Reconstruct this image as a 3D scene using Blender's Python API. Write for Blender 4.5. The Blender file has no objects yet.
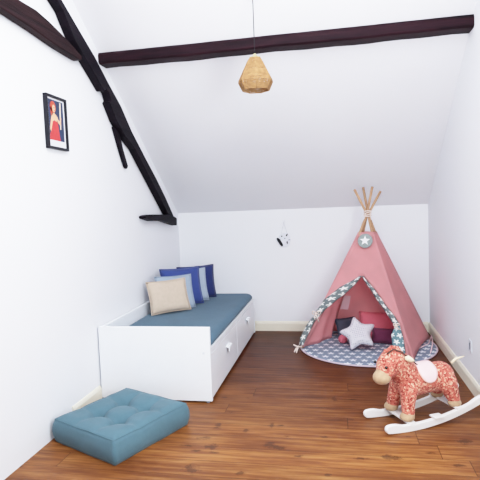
import bpy, bmesh, math, random
from mathutils import Vector, Matrix, noise as mnoise
random.seed(7)
scene = bpy.context.scene
C = scene.collection
PI = math.pi
scene.view_settings.view_transform = 'Standard'
scene.view_settings.look = 'None'
scene.view_settings.exposure = 0.0
# a photographic shoulder: the photo is bright and soft in the highlights
scene.view_settings.use_curve_mapping = True
_cm = scene.view_settings.curve_mapping
_cm.white_level = (3, 3, 3)
_cv = _cm.curves[3]
_K = 1.85
def _tone(x):
    return 1 - math.exp(-_K * x ** 1.2)
_xs = [0, .02, .05, .1, .16, .25, .4, .6, .9, 1.3, 1.9, 3.0]
_cv.points[0].location = (0, 0)
_cv.points[1].location = (1, 1)
for _x in _xs[1:-1]:
    _cv.points.new(_x / 3, _tone(_x))
_cm.update()

XR, YB, KZ, SL = 2.805, 2.158, 1.398, 0.712      # right wall, back wall, knee wall height, roof slope
YF = -4.3                                        # the end of the room behind the viewer


# ------------------------------------------------------------------ mesh helpers
class MB:
    def __init__(s):
        s.v, s.f, s.m, s.uv = [], [], [], {}

    def add(s, verts, faces, mi=0, uvs=None):
        b = len(s.v)
        s.v += [tuple(p) for p in verts]
        for f in faces:
            s.f.append([b + i for i in f])
            s.m.append(mi)
            if uvs:
                s.uv[len(s.f) - 1] = [uvs[i] for i in f]
        return s

    def box(s, x0, x1, y0, y1, z0, z1, mi=0):
        v = [(x, y, z) for z in (z0, z1) for y in (y0, y1) for x in (x0, x1)]
        return s.add(v, [(0, 2, 3, 1), (4, 5, 7, 6), (0, 1, 5, 4), (2, 6, 7, 3), (0, 4, 6, 2), (1, 3, 7, 5)], mi)

    def prism(s, a, b, mi=0):
        """a and b: matching closed outlines"""
        n = len(a)
        f = [tuple(range(n)), tuple(range(2 * n - 1, n - 1, -1))]
        f += [((i + 1) % n, i, n + i, n + (i + 1) % n) for i in range(n)]
        return s.add(list(a) + list(b), f, mi)

    def tube(s, pts, r, n=8, mi=0, closed=False):
        pts = [Vector(p) for p in pts]
        rs = r if isinstance(r, (list, tuple)) else [r] * len(pts)
        vs, fs = [], []
        up = None
        N = len(pts)
        for i, p in enumerate(pts):
            if closed:
                d = pts[(i + 1) % N] - pts[i - 1]
            else:
                d = pts[min(i + 1, N - 1)] - pts[max(i - 1, 0)]
            d.normalize()
            if up is None:
                up = Vector((0, 0, 1)) if abs(d.z) < .9 else Vector((1, 0, 0))
            sd = d.cross(up).normalized()
            up = sd.cross(d).normalized()
            for k in range(n):
                a = 2 * PI * k / n
                vs.append(p + rs[i] * (math.cos(a) * sd + math.sin(a) * up))
        rng = N if closed else N - 1
        for i in range(rng):
            j = (i + 1) % N
            for k in range(n):
                fs.append((i * n + k, i * n + (k + 1) % n, j * n + (k + 1) % n, j * n + k))
        if not closed:
            fs.append(tuple(range(n - 1, -1, -1)))
            fs.append(tuple(range((N - 1) * n, N * n)))
        return s.add(vs, fs, mi)

    def lathe(s, prof, n=16, c=(0, 0, 0), mi=0, rot=0):
        vs, fs = [], []
        for r, z in prof:
            for k in range(n):
                a = 2 * PI * k / n + rot
                vs.append((c[0] + r * math.cos(a), c[1] + r * math.sin(a), c[2] + z))
        for i in range(len(prof) - 1):
            for k in range(n):
                fs.append((i * n + k, i * n + (k + 1) % n, (i + 1) * n + (k + 1) % n, (i + 1) * n + k))
        fs.append(tuple(range(n - 1, -1, -1)))
        fs.append(tuple(range((len(prof) - 1) * n, len(prof) * n)))
        return s.add(vs, fs, mi)

    def grid(s, fn, nu, nv, mi=0, uvfn=None):
        vs, us = [], []
        for j in range(nv + 1):
            for i in range(nu + 1):
                vs.append(fn(i / nu, j / nv))
                us.append(uvfn(i / nu, j / nv) if uvfn else (i / nu, j / nv))
        fs = [(j * (nu + 1) + i, j * (nu + 1) + i + 1, (j + 1) * (nu + 1) + i + 1, (j + 1) * (nu + 1) + i)
              for j in range(nv) for i in range(nu)]
        return s.add(vs, fs, mi, us)

    def ball(s, c, r, n=16, mi=0, sc=(1, 1, 1)):
        vs, fs = [], []
        m = n // 2
        for j in range(1, m):
            t = PI * j / m
            for i in range(n):
                a = 2 * PI * i / n
                vs.append((c[0] + r * sc[0] * math.sin(t) * math.cos(a), c[1] + r * sc[1] * math.sin(t) * math.sin(a),
                           c[2] + r * sc[2] * math.cos(t)))
        for j in range(m - 2):
            for i in range(n):
                fs.append((j * n + i, (j + 1) * n + i, (j + 1) * n + (i + 1) % n, j * n + (i + 1) % n))
        b = len(vs)
        vs += [(c[0], c[1], c[2] + r * sc[2]), (c[0], c[1], c[2] - r * sc[2])]
        for i in range(n):
            fs.append((b, i, (i + 1) % n))
            fs.append((b + 1, (m - 2) * n + (i + 1) % n, (m - 2) * n + i))
        return s.add(vs, fs, mi)

    def build(s, name, mats, parent=None, smooth=False, bevel=0, weld=True, fix=True, angle=40):
        me = bpy.data.meshes.new(name)
        me.from_pydata(s.v, [], s.f)
        if not isinstance(mats, (list, tuple)):
            mats = [mats]
        for m in mats:
            me.materials.append(m)
        for p in me.polygons:
            p.material_index = s.m[p.index]
        if s.uv:
            ul = me.uv_layers.new(name='UVMap')
            for p in me.polygons:
                if p.index in s.uv:
                    for li, u in zip(p.loop_indices, s.uv[p.index]):
                        ul.data[li].uv = u
        if fix:
            bm = bmesh.new()
            bm.from_mesh(me)
            bmesh.ops.recalc_face_normals(bm, faces=bm.faces)
            bm.to_mesh(me)
            bm.free()
        if smooth:
            for p in me.polygons:
                p.use_smooth = True
        o = bpy.data.objects.new(name, me)
        C.objects.link(o)
        if parent:
            o.parent = parent
        if bevel:
            b = o.modifiers.new('bevel', 'BEVEL')
            b.width = bevel
            b.segments = 2
            b.limit_method = 'ANGLE'
            b.angle_limit = math.radians(angle)
        return o


def tag(o, label, cat, group=None):
    o['label'] = label
    o['category'] = cat
    if group:
        o['group'] = group
    return o


def thing(name, label, cat, loc=(0, 0, 0), rotz=0, group=None):
    o = bpy.data.objects.new(name, None)
    o.empty_display_size = .05
    C.objects.link(o)
    o.location = loc
    o.rotation_euler = (0, 0, rotz)
    return tag(o, label, cat, group)


def struct(o):
    o['kind'] = 'structure'
    return o


def solidify(o, t, off=0):
    m = o.modifiers.new('solid', 'SOLIDIFY')
    m.thickness = t
    m.offset = off
    return o


def subsurf(o, n=1):
    m = o.modifiers.new('sub', 'SUBSURF')
    m.levels = n
    m.render_levels = n
    return o


# ------------------------------------------------------------------ materials
def srgb(r, g, b):
    def f(c):
        c /= 255
        return c / 12.92 if c <= .04045 else ((c + .055) / 1.055) ** 2.4
    return (f(r), f(g), f(b), 1)


class NT:
    def __init__(s, name):
        s.mat = bpy.data.materials.new(name)
        s.mat.use_nodes = True
        s.t = s.mat.node_tree
        s.b = s.t.nodes['Principled BSDF']
        s.out = s.t.nodes['Material Output']

    def n(s, typ, **kw):
        nd = s.t.nodes.new(typ)
        for k, v in kw.items():
            if k in nd.inputs:
                nd.inputs[k].default_value = v
            else:
                setattr(nd, k, v)
        return nd

    def l(s, a, b):
        s.t.links.new(a, b)

    def math(s, op, a, b=None, c=None):
        nd = s.t.nodes.new('ShaderNodeMath')
        nd.operation = op
        for i, x in enumerate((a, b, c)):
            if x is None:
                continue
            if isinstance(x, (int, float)):
                nd.inputs[i].default_value = x
            else:
                s.l(x, nd.inputs[i])
        return nd.outputs[0]

    def mix(s, fac, a, b, mode='MIX'):
        nd = s.t.nodes.new('ShaderNodeMix')
        nd.data_type = 'RGBA'
        nd.blend_type = mode
        for i, x in ((0, fac), (6, a), (7, b)):
            if isinstance(x, (int, float, tuple)):
                nd.inputs[i].default_value = x
            else:
                s.l(x, nd.inputs[i])
        return nd.outputs[2]

    def ramp(s, fac, stops, interp='LINEAR'):
        nd = s.t.nodes.new('ShaderNodeValToRGB')
        cr = nd.color_ramp
        cr.interpolation = interp
        while len(cr.elements) < len(stops):
            cr.elements.new(.5)
        for e, (p, c) in zip(cr.elements, stops):
            e.position = p
            e.color = c
        s.l(fac, nd.inputs[0])
        return nd.outputs[0]

    def coord(s, kind='Object', scale=(1, 1, 1)):
        tc = s.t.nodes.new('ShaderNodeTexCoord')
        mp = s.t.nodes.new('ShaderNodeMapping')
        mp.inputs['Scale'].default_value = scale
        s.l(tc.outputs[kind], mp.inputs[0])
        return mp.outputs[0]

    def noise(s, vec, scale, detail=3, rough=.5):
        nd = s.t.nodes.new('ShaderNodeTexNoise')
        nd.inputs['Scale'].default_value = scale
        nd.inputs['Detail'].default_value = detail
        nd.inputs['Roughness'].default_value = rough
        s.l(vec, nd.inputs['Vector'])
        return nd.outputs[0]

    def bump(s, h, strength=.2, dist=.01):
        nd = s.t.nodes.new('ShaderNodeBump')
        nd.inputs['Strength'].default_value = strength
        nd.inputs['Distance'].default_value = dist
        s.l(h, nd.inputs['Height'])
        s.l(nd.outputs[0], s.b.inputs['Normal'])


def simple(name, col, rough=.6, vary=.06, nscale=8, bump=.0, bscale=60, spec=.3, sheen=0, trans=0):
    m = NT(name)
    v = m.coord()
    nz = m.noise(v, nscale)
    c0 = tuple(max(0, x * (1 - vary)) for x in col[:3]) + (1,)
    c1 = tuple(min(1, x * (1 + vary)) for x in col[:3]) + (1,)
    cc = m.ramp(nz, [(.3, c0), (.7, c1)])
    m.l(cc, m.b.inputs['Base Color'])
    m.b.inputs['Roughness'].default_value = rough
    m.b.inputs['Specular IOR Level'].default_value = spec
    if sheen:
        m.b.inputs['Sheen Weight'].default_value = sheen
    if bump:
        m.bump(m.noise(v, bscale, 4), bump, .004)
    if trans:
        tr = m.n('ShaderNodeBsdfTranslucent')
        m.l(cc, tr.inputs[0])
        mx = m.n('ShaderNodeMixShader')
        mx.inputs[0].default_value = trans
        m.l(m.b.outputs[0], mx.inputs[1])
        m.l(tr.outputs[0], mx.inputs[2])
        m.l(mx.outputs[0], m.out.inputs[0])
    return m.mat


def star_mask(m, vec, cell, size):
    """1 inside a five pointed star repeated on a brick-offset grid (vec in metres, uses x and y)"""
    sp = m.n('ShaderNodeSeparateXYZ')
    m.l(vec, sp.inputs[0])
    y = m.math('DIVIDE', sp.outputs[1], cell)
    row = m.math('FLOOR', y)
    odd = m.math('MULTIPLY', m.math('FLOORED_MODULO', row, 2.0), .5)
    x = m.math('ADD', m.math('DIVIDE', sp.outputs[0], cell), odd)
    fx = m.math('SUBTRACT', m.math('FRACT', x), .5)
    fy = m.math('SUBTRACT', m.math('FRACT', y), .5)
    r = m.math('SQRT', m.math('ADD', m.math('MULTIPLY', fx, fx), m.math('MULTIPLY', fy, fy)))
    th = m.math('ARCTAN2', fx, fy)
    cs = m.math('COSINE', m.math('MULTIPLY', th, 5.0))
    lim = m.math('MULTIPLY_ADD', cs, size * .3, size * .7)
    return m.math('LESS_THAN', r, lim)


def star_fabric(name, base, star, cell, size, kind='UV', vary=.15):
    m = NT(name)
    v = m.coord(kind)
    msk = star_mask(m, v, cell, size)
    nz = m.noise(v, 9, 3)
    bc = m.mix(nz, tuple(x * (1 - vary) for x in base[:3]) + (1,), tuple(min(1, x * (1 + vary)) for x in base[:3]) + (1,))
    m.l(m.mix(msk, bc, star), m.b.inputs['Base Color'])
    m.b.inputs['Roughness'].default_value = .85
    m.b.inputs['Specular IOR Level'].default_value = .15
    return m.mat


def floor_material():
    m = NT('old_pine_boards')
    tc = m.n('ShaderNodeTexCoord').outputs['Object']
    sp = m.n('ShaderNodeSeparateXYZ')
    m.l(tc, sp.inputs[0])
    x, y = sp.outputs[0], sp.outputs[1]
    W = .165
    yb = m.math('DIVIDE', y, W)
    row = m.math('FLOOR', yb)
    fr = m.math('FRACT', yb)
    wn = m.n('ShaderNodeTexWhiteNoise', noise_dimensions='1D')
    m.l(row, wn.inputs['W'])
    rnd = wn.outputs['Value']
    # board joints along the length
    xo = m.math('ADD', m.math('DIVIDE', x, 2.6), m.math('MULTIPLY', rnd, 3.7))
    xcell = m.math('FLOOR', xo)
    xfr = m.math('FRACT', xo)
    wn2 = m.n('ShaderNodeTexWhiteNoise', noise_dimensions='2D')
    cb = m.n('ShaderNodeCombineXYZ')
    m.l(row, cb.inputs[0])
    m.l(xcell, cb.inputs[1])
    m.l(cb.outputs[0], wn2.inputs['Vector'])
    rb = wn2.outputs['Value']
    # grain: noise stretched along the board, shifted per board
    g = m.n('ShaderNodeCombineXYZ')
    m.l(m.math('MULTIPLY', x, 1.1), g.inputs[0])
    m.l(m.math('MULTIPLY', y, 15.0), g.inputs[1])
    m.l(m.math('MULTIPLY', rb, 40.0), g.inputs[2])
    grain = m.noise(g.outputs[0], 2.3, 6, .62)
    g2 = m.n('ShaderNodeCombineXYZ')
    m.l(m.math('MULTIPLY', x, 2.0), g2.inputs[0])
    m.l(m.math('MULTIPLY', y, 60.0), g2.inputs[1])
    m.l(m.math('MULTIPLY', rb, 21.0), g2.inputs[2])
    fine = m.noise(g2.outputs[0], 2.0, 4, .6)
    base = m.ramp(grain, [(.22, srgb(96, 56, 32)), (.42, srgb(142, 90, 52)), (.58, srgb(176, 120, 70)), (.8, srgb(206, 158, 104))])
    base = m.mix(m.math('MULTIPLY', fine, .45), base, srgb(112, 62, 34))
    tone = m.ramp(rb, [(0, (.80, .76, .74, 1)), (.5, (1, .98, .96, 1)), (1, (1.12, 1.1, 1.06, 1))])
    base = m.mix(1.0, base, tone, 'MULTIPLY')
    # large worn / stained patches; then light falloff towards the far end, painted in as darkening
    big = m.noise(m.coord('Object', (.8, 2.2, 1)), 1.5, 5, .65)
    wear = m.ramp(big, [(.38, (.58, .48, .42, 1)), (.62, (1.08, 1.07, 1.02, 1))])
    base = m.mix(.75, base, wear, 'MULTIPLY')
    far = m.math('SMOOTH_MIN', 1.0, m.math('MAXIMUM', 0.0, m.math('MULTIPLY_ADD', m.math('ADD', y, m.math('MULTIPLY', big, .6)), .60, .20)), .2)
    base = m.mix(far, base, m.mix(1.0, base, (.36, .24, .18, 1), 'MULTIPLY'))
    # knots
    vk = m.n('ShaderNodeTexVoronoi')
    vk.inputs['Scale'].default_value = 1.0
    vk.inputs['Randomness'].default_value = 1.0
    kk = m.n('ShaderNodeCombineXYZ')
    m.l(m.math('MULTIPLY', x, 3.0), kk.inputs[0])
    m.l(m.math('MULTIPLY', y, 6.5), kk.inputs[1])
    m.l(kk.outputs[0], vk.inputs['Vector'])
    jn = m.noise(tc, 26, 4, .7)
    kd = m.math('ADD', vk.outputs['Distance'], m.math('MULTIPLY', m.math('SUBTRACT', jn, .5), .25))
    kmask = m.ramp(kd, [(.03, (1, 1, 1, 1)), (.11, (0, 0, 0, 1))])
    base = m.mix(m.math('MULTIPLY', kmask, .7), base, srgb(52, 26, 14))
    # dark worn spots where the photo shows them
    spots = [(1.05, -.655, .05, .045), (1.00, -.93, .07, .055), (1.40, -.60, .045, .05), (1.45, -.62, .07, .035),
             (1.28, -.935, .035, .03), (2.10, -.67, .07, .045), (1.78, .16, .035, .06), (2.55, -.43, .05, .05),
             (.98, -.55, .05, .03), (1.02, -.36, .03, .04), (1.38, -.33, .025, .05), (1.22, -.42, .02, .035),
             (1.72, -.46, .035, .02), (2.45, -.72, .04, .03), (1.75, -.9, .03, .02), (.9, -.66, .06, .02),
             (2.62, -.78, .045, .03), (1.93, -.70, .05, .02)]
    dn = m.noise(tc, 20, 4, .75)
    acc = None
    for (sx, sy, rx, ry) in spots:
        dx = m.math('DIVIDE', m.math('SUBTRACT', x, sx), rx)
        dy = m.math('DIVIDE', m.math('SUBTRACT', y, sy), ry)
        d = m.math('SQRT', m.math('ADD', m.math('MULTIPLY', dx, dx), m.math('MULTIPLY', dy, dy)))
        acc = d if acc is None else m.math('MINIMUM', acc, d)
    acc = m.math('ADD', acc, m.math('MULTIPLY', m.math('SUBTRACT', dn, .5), 3.2))
    smask = m.ramp(acc, [(.30, (1, 1, 1, 1)), (.85, (0, 0, 0, 1))])
    base = m.mix(m.math('MULTIPLY', smask, .62), base, srgb(58, 34, 24))
    # seams
    e = m.math('MINIMUM', fr, m.math('SUBTRACT', 1.0, fr))
    seam = m.math('LESS_THAN', e, .013)
    ex = m.math('MINIMUM', xfr, m.math('SUBTRACT', 1.0, xfr))
    seam = m.math('MAXIMUM', seam, m.math('LESS_THAN', ex, .001))
    base = m.mix(m.math('MULTIPLY', seam, .62), base, srgb(50, 27, 16))
    hs = m.n('ShaderNodeHueSaturation')
    hs.inputs['Saturation'].default_value = FLOOR_SAT
    hs.inputs['Value'].default_value = FLOOR_VAL
    m.l(base, hs.inputs['Color'])
    m.l(hs.outputs[0], m.b.inputs['Base Color'])
    m.l(m.math('MULTIPLY_ADD', fine, .25, .30), m.b.inputs['Roughness'])
    m.b.inputs['Specular IOR Level'].default_value = .22
    m.bump(m.math('SUBTRACT', m.math('MULTIPLY', fine, .3), seam), .25, .003)
    return m.mat


FLOOR_SAT, FLOOR_VAL = 1.0, 0.82


def wall_material(name, col):
    m = NT(name)
    v = m.coord()
    a = m.noise(v, 1.3, 4)
    m.l(m.mix(a, tuple(c * .975 for c in col[:3]) + (1,), col), m.b.inputs['Base Color'])
    m.b.inputs['Roughness'].default_value = .82
    m.b.inputs['Specular IOR Level'].default_value = .2
    b = m.math('ADD', m.noise(v, 2.2, 3), m.math('MULTIPLY', m.noise(v, 45, 3), .12))
    m.bump(b, .35, .012)
    return m.mat


def wood_dark(name, c0, c1, axis=1):
    m = NT(name)
    sc = [22, 22, 22]
    sc[axis] = 1.4
    v = m.coord('Object', tuple(sc))
    g = m.noise(v, 1.6, 6, .65)
    m.l(m.ramp(g, [(.3, c0), (.72, c1)]), m.b.inputs['Base Color'])
    m.b.inputs['Roughness'].default_value = .6
    m.b.inputs['Specular IOR Level'].default_value = .12
    m.bump(g, .5, .008)
    return m.mat


def floral_material():
    m = NT('coral_floral_plush')
    v = m.coord()
    jn = m.n('ShaderNodeTexNoise')
    jn.inputs['Scale'].default_value = 50
    m.l(v, jn.inputs['Vector'])
    vv = m.n('ShaderNodeVectorMath', operation='MULTIPLY_ADD')
    m.l(jn.outputs['Color'], vv.inputs[0])
    vv.inputs[1].default_value = (.02, .02, .02)
    m.l(v, vv.inputs[2])
    vo = m.n('ShaderNodeTexVoronoi')
    vo.inputs['Scale'].default_value = 105
    m.l(vv.outputs[0], vo.inputs['Vector'])
    sp = m.n('ShaderNodeSeparateColor')
    m.l(vo.outputs['Color'], sp.inputs[0])
    c = m.ramp(sp.outputs[0], [(0, srgb(186, 96, 84)), (.3, srgb(206, 118, 102)), (.48, srgb(216, 150, 128)),
                               (.62, srgb(198, 108, 94)), (.76, srgb(224, 178, 152)), (.86, srgb(146, 62, 56))], 'CONSTANT')
    m.l(c, m.b.inputs['Base Color'])
    m.b.inputs['Roughness'].default_value = .95
    m.b.inputs['Specular IOR Level'].default_value = .1
    m.b.inputs['Sheen Weight'].default_value = .15
    m.bump(m.noise(v, 160, 3), .6, .004)
    return m.mat


def linen(name, col, vary=.1, s=260, bump=.3):
    m = NT(name)
    v = m.coord()
    w1 = m.n('ShaderNodeTexWave', wave_type='BANDS', bands_direction='X')
    w1.inputs['Scale'].default_value = s / 6
    w1.inputs['Distortion'].default_value = 2
    m.l(v, w1.inputs['Vector'])
    nz = m.noise(v, 30, 5, .7)
    big = m.noise(v, 5, 3)
    f = m.math('ADD', m.math('MULTIPLY', nz, .5), m.math('MULTIPLY', big, .5))
    m.l(m.ramp(f, [(.3, tuple(c * (1 - vary) for c in col[:3]) + (1,)), (.7, tuple(min(1, c * (1 + vary)) for c in col[:3]) + (1,))]),
        m.b.inputs['Base Color'])
    m.b.inputs['Roughness'].default_value = .9
    m.b.inputs['Specular IOR Level'].default_value = .12
    m.b.inputs['Sheen Weight'].default_value = .12
    m.bump(m.math('ADD', nz, m.math('MULTIPLY', w1.outputs['Fac'], .3)), bump, .002)
    return m.mat


M = {}
M['wall'] = wall_material('white_plaster', srgb(240, 241, 246))
M['ceiling'] = wall_material('ceiling_plaster', srgb(240, 240, 245))
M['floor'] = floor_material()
M['trim'] = simple('cream_trim_paint', srgb(232, 226, 208), .5, .03)
M['beam'] = wood_dark('dark_beam', srgb(20, 11, 18), srgb(52, 28, 36), 0)
M['rafter'] = wood_dark('dark_rafter', srgb(13, 11, 19), srgb(30, 22, 31), 1)
M['white_lacquer'] = simple('white_lacquer', srgb(240, 243, 248), .35, .01, spec=.4)
M['shadow_gap'] = simple('dark_slot', srgb(60, 60, 66), .8)
M['metal'] = simple('grey_metal', srgb(170, 172, 176), .4, .02, spec=.6)
M['teal'] = linen('teal_sheet', srgb(76, 102, 120))
M['teal_cushion'] = linen('teal_cotton', srgb(84, 112, 124), .08)
M['beige'] = linen('beige_linen', srgb(196, 178, 160))
M['greyblue'] = linen('grey_blue_linen', srgb(152, 166, 184))
M['navy'] = linen('navy_linen', srgb(62, 76, 132))
M['paleblue'] = linen('pale_grey_blue_linen', srgb(164, 176, 192))
M['darknavy'] = linen('dark_navy_linen', srgb(50, 58, 104))
M['pink'] = simple('pink_canvas', srgb(242, 182, 184), .9, .05, 6, .25, 200, .1, .1, .5)
M['pink_dark'] = linen('deep_pink_fabric', srgb(210, 112, 126))
M['plum'] = linen('plum_fabric', srgb(112, 60, 86))
M['star_mat'] = star_fabric('grey_star_quilt', srgb(128, 138, 156), srgb(228, 230, 238), .10, .36)
M['star_trim'] = star_fabric('grey_star_cotton', srgb(112, 120, 122), srgb(232, 230, 226), .080, .42)
M['star_trim2'] = star_fabric('teal_star_cotton', srgb(108, 136, 144), srgb(234, 238, 238), .06, .42)
M['star_dark'] = star_fabric('dark_star_cotton', srgb(80, 84, 98), srgb(210, 212, 220), .055, .42)
M['piping'] = simple('pale_lilac_piping', srgb(206, 188, 200), .8)
M['pole'] = wood_dark('pine_pole', srgb(160, 122, 96), srgb(202, 164, 132), 2)
M['cord'] = simple('pale_cord', srgb(236, 218, 208), .9)
M['badge'] = simple('grey_felt', srgb(146, 154, 152), .9, .1)
M['white_felt'] = simple('white_felt', srgb(240, 240, 240), .9, .02)
M['flap'] = simple('pale_pink_cotton', srgb(240, 206, 212), .9, .03)
M['floral'] = floral_material()
M['plush_beige'] = simple('beige_plush', srgb(184, 154, 124), .95, .1, 30, .5, 140, .1, .2)
M['saddle'] = simple('pale_pink_saddle', srgb(240, 206, 208), .9, .04, 20)
M['saddle_rim'] = simple('peach_rim', srgb(238, 186, 168), .9, .04)
M['rein'] = simple('olive_brown_strap', srgb(84, 66, 58), .8)
M['eye'] = simple('black_bead', srgb(18, 14, 14), .2, 0, spec=.6)
M['cream_felt'] = simple('cream_felt', srgb(236, 220, 190), .9)
M['rocker'] = simple('white_painted_wood', srgb(236, 234, 232), .45, .02)
M['rattan'] = simple('golden_twine', srgb(190, 148, 104), .8, .18, 40, .4, 200, .2, 0, .25)
M['wire'] = simple('brown_wire', srgb(120, 92, 58), .6)
M['black_cord'] = simple('black_cable', srgb(36, 34, 38), .6)
M['socket'] = simple('pale_brass', srgb(176, 168, 132), .5)
M['bulb'] = simple('white_glass_bulb', srgb(240, 236, 226), .25, .0, spec=.5)
M['frame_black'] = simple('black_frame', srgb(26, 26, 34), .4, .05)
M['mount'] = simple('white_mount', srgb(226, 226, 232), .8, .01)
M['p_blue'] = simple('print_dark_blue', srgb(52, 62, 88), .6, .15, 14)
M['p_skin'] = simple('print_skin', srgb(226, 176, 142), .6, .06)
M['p_red'] = simple('print_red', srgb(206, 72, 72), .6, .14, 30)
M['p_hair'] = simple('print_red_hair', srgb(192, 84, 66), .6, .12, 40)
M['p_pale'] = simple('print_pale', srgb(220, 204, 186), .6, .05)
M['orn_white'] = simple('ornament_white', srgb(226, 228, 236), .7, .04)
M['orn_black'] = simple('ornament_black', srgb(28, 28, 34), .6)
M['plastic'] = simple('white_plastic', srgb(218, 222, 230), .4, .01)
M['slot'] = simple('grey_slot', srgb(120, 122, 134), .6)
M['thread'] = simple('pale_thread', srgb(190, 192, 202), .8)


# ------------------------------------------------------------------ the room
def ceil_z(y):
    return KZ + SL * (YB - y)


YR = -1.15                                   # ridge of the roof
ZR = ceil_z(YR)


def zroof(y):
    return ceil_z(y) if y >= YR else ZR - SL * (YR - y)


T = .12
mb = MB()
mb.box(-T, XR + T, YF, YB + T, -.1, 0)
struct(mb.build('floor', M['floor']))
for nm, x0, x1 in (('wall_left', -T, 0), ('wall_right', XR, XR + T)):
    a = [(YF, 0), (YB + T, 0), (YB + T, ceil_z(YB + T) + .06), (YR, ZR + .06), (YF, zroof(YF) + .06)]
    mb = MB()
    mb.prism([(x0, y, z) for y, z in a], [(x1, y, z) for y, z in a])
    struct(mb.build(nm, M['wall']))
mb = MB()
mb.box(0, XR, YB, YB + T, 0, ceil_z(YB))
struct(mb.build('wall_back', M['wall']))
mb = MB()
ya, yb2 = YB + T, YF
mb.prism([(0, YB, ceil_z(YB)), (0, YR, ZR), (0, YF, zroof(YF)), (0, YF, zroof(YF) + .1), (0, YR, ZR + .12), (0, ya, ceil_z(ya) + .12), (0, ya, ceil_z(ya))],
         [(XR, YB, ceil_z(YB)), (XR, YR, ZR), (XR, YF, zroof(YF)), (XR, YF, zroof(YF) + .1), (XR, YR, ZR + .12), (XR, ya, ceil_z(ya) + .12), (XR, ya, ceil_z(ya))])
struct(mb.build('ceiling', M['ceiling']))


def baseboard(name, pts):
    mb = MB()
    a, b, nrm = pts
    prof = [(0, 0), (.016, 0), (.016, .085), (.012, .096), (.006, .108), (0, .112)]
    mb.prism([(a[0] + nrm[0] * d, a[1] + nrm[1] * d, z) for d, z in prof], [(b[0] + nrm[0] * d, b[1] + nrm[1] * d, z) for d, z in prof])
    struct(mb.build(name, M['trim']))


baseboard('baseboard_back', ((.016, YB), (XR - .016, YB), (0, -1)))
baseboard('baseboard_right', ((XR, YB), (XR, YF), (-1, 0)))
baseboard('baseboard_left', ((0, -.004), (0, -.42), (1, 0)))

# ------------------------------------------------------------------ roof timbers
def rough(o, amt=.006, sc=5):
    b = o.modifiers.new('bev', 'BEVEL')
    b.width = .006
    b.segments = 1
    b.limit_method = 'ANGLE'
    return o


def timber(name, outline, t, mat, label, cat='beam'):
    mb = MB()
    mb.prism([(.002, y, z) for y, z in outline], [(t, y, z) for y, z in outline])
    o = mb.build(name, mat)
    rough(o)
    return tag(o, label, cat)


raf_r = [(-.60, 3.03), (-.372, 2.875), (-.170, 2.758), (.095, 2.608), (.30, 2.466), (.520, 2.325), (.726, 2.142), (1.02, 1.935), (1.295, 1.748), (1.54, 1.565), (1.79, 1.373)]
raf_r = [(y + .008, z + .012) for y, z in raf_r[:-1]] + [raf_r[-1]]
raf_l = [(-.62, 2.975), (-.422, 2.85), (-.332, 2.803), (-.3, 2.765), (-.197, 2.65), (-.048, 2.56), (.093, 2.475), (.22, 2.393), (.257, 2.417),
         (.307, 2.396), (.336, 2.346), (.306, 2.324), (.426, 2.192), (.58, 2.09), (.782, 2.003), (1.186, 1.706), (1.60, 1.40)]
# left edge moves up a little where it would cross the right edge of the board at the wall
timber('rafter', raf_r + [(1.74, 1.360)] + raf_l[::-1], .07, M['rafter'],
       'long dark wooden rafter running diagonally down the left wall')
timber('collar_beam', [(-1.05, 2.70), (-.808, 2.693), (-.643, 2.697), (-.509, 2.678), (-.38, 2.65), (-.25, 2.62), (-.10, 2.575), (-.11, 2.54), (-.15, 2.537), (-.407, 2.545), (-.678, 2.568), (-.909, 2.580), (-1.05, 2.585)],
       .066, wood_dark('brown_collar', srgb(20, 12, 16), srgb(52, 32, 34), 1), 'dark reddish-brown level timber at top left joining the diagonal rafter')
timber('timber_brace', [(.45, 2.16), (.55, 1.985), (.647, 1.834), (.684, 1.819), (.705, 1.847), (.62, 1.985), (.561, 2.12)], .03, M['rafter'],
       'thin dark pointed strut hanging below the diagonal rafter on the left wall')
timber('wall_plate_stub', [(.939, 1.392), (1.0, 1.402), (1.097, 1.405), (1.409, 1.398), (1.73, 1.388), (1.9, 1.347), (1.887, 1.265), (1.44, 1.332), (1.142, 1.342), (.961, 1.371)],
       .07, M['rafter'], 'short dark horizontal timber stub at the foot of the diagonal rafter', 'beam')
# purlin crossing the sloped ceiling
mb = MB()
n = 24
sect = []
for i in range(n + 1):
    x = XR * i / n
    w = .0018 * math.sin(i * 1.7) + .0020 * math.sin(i * .6 + 1)
    zt, zb = 2.716 + .3 * w, 2.627 + w
    yt = .302
    sect.append([(x, yt, zt), (x, yt - .012, zt - .02), (x, yt - .012 + .3 * w, zb + .012), (x, yt + .004, zb), (x, YB - (zb - KZ) / SL + .0, zb)])
vs = [p for s_ in sect for p in s_]
fs = []
for i in range(n):
    for k in range(5):
        fs.append((i * 5 + k, i * 5 + (k + 1) % 5, (i + 1) * 5 + (k + 1) % 5, (i + 1) * 5 + k))
fs += [(0, 1, 2, 3, 4), tuple(n * 5 + k for k in (4, 3, 2, 1, 0))]
mb.add(vs, fs)
tag(mb.build('ceiling_beam', M['beam']), 'long dark wooden beam spanning the sloped ceiling from rafter to right wall', 'beam')

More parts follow.
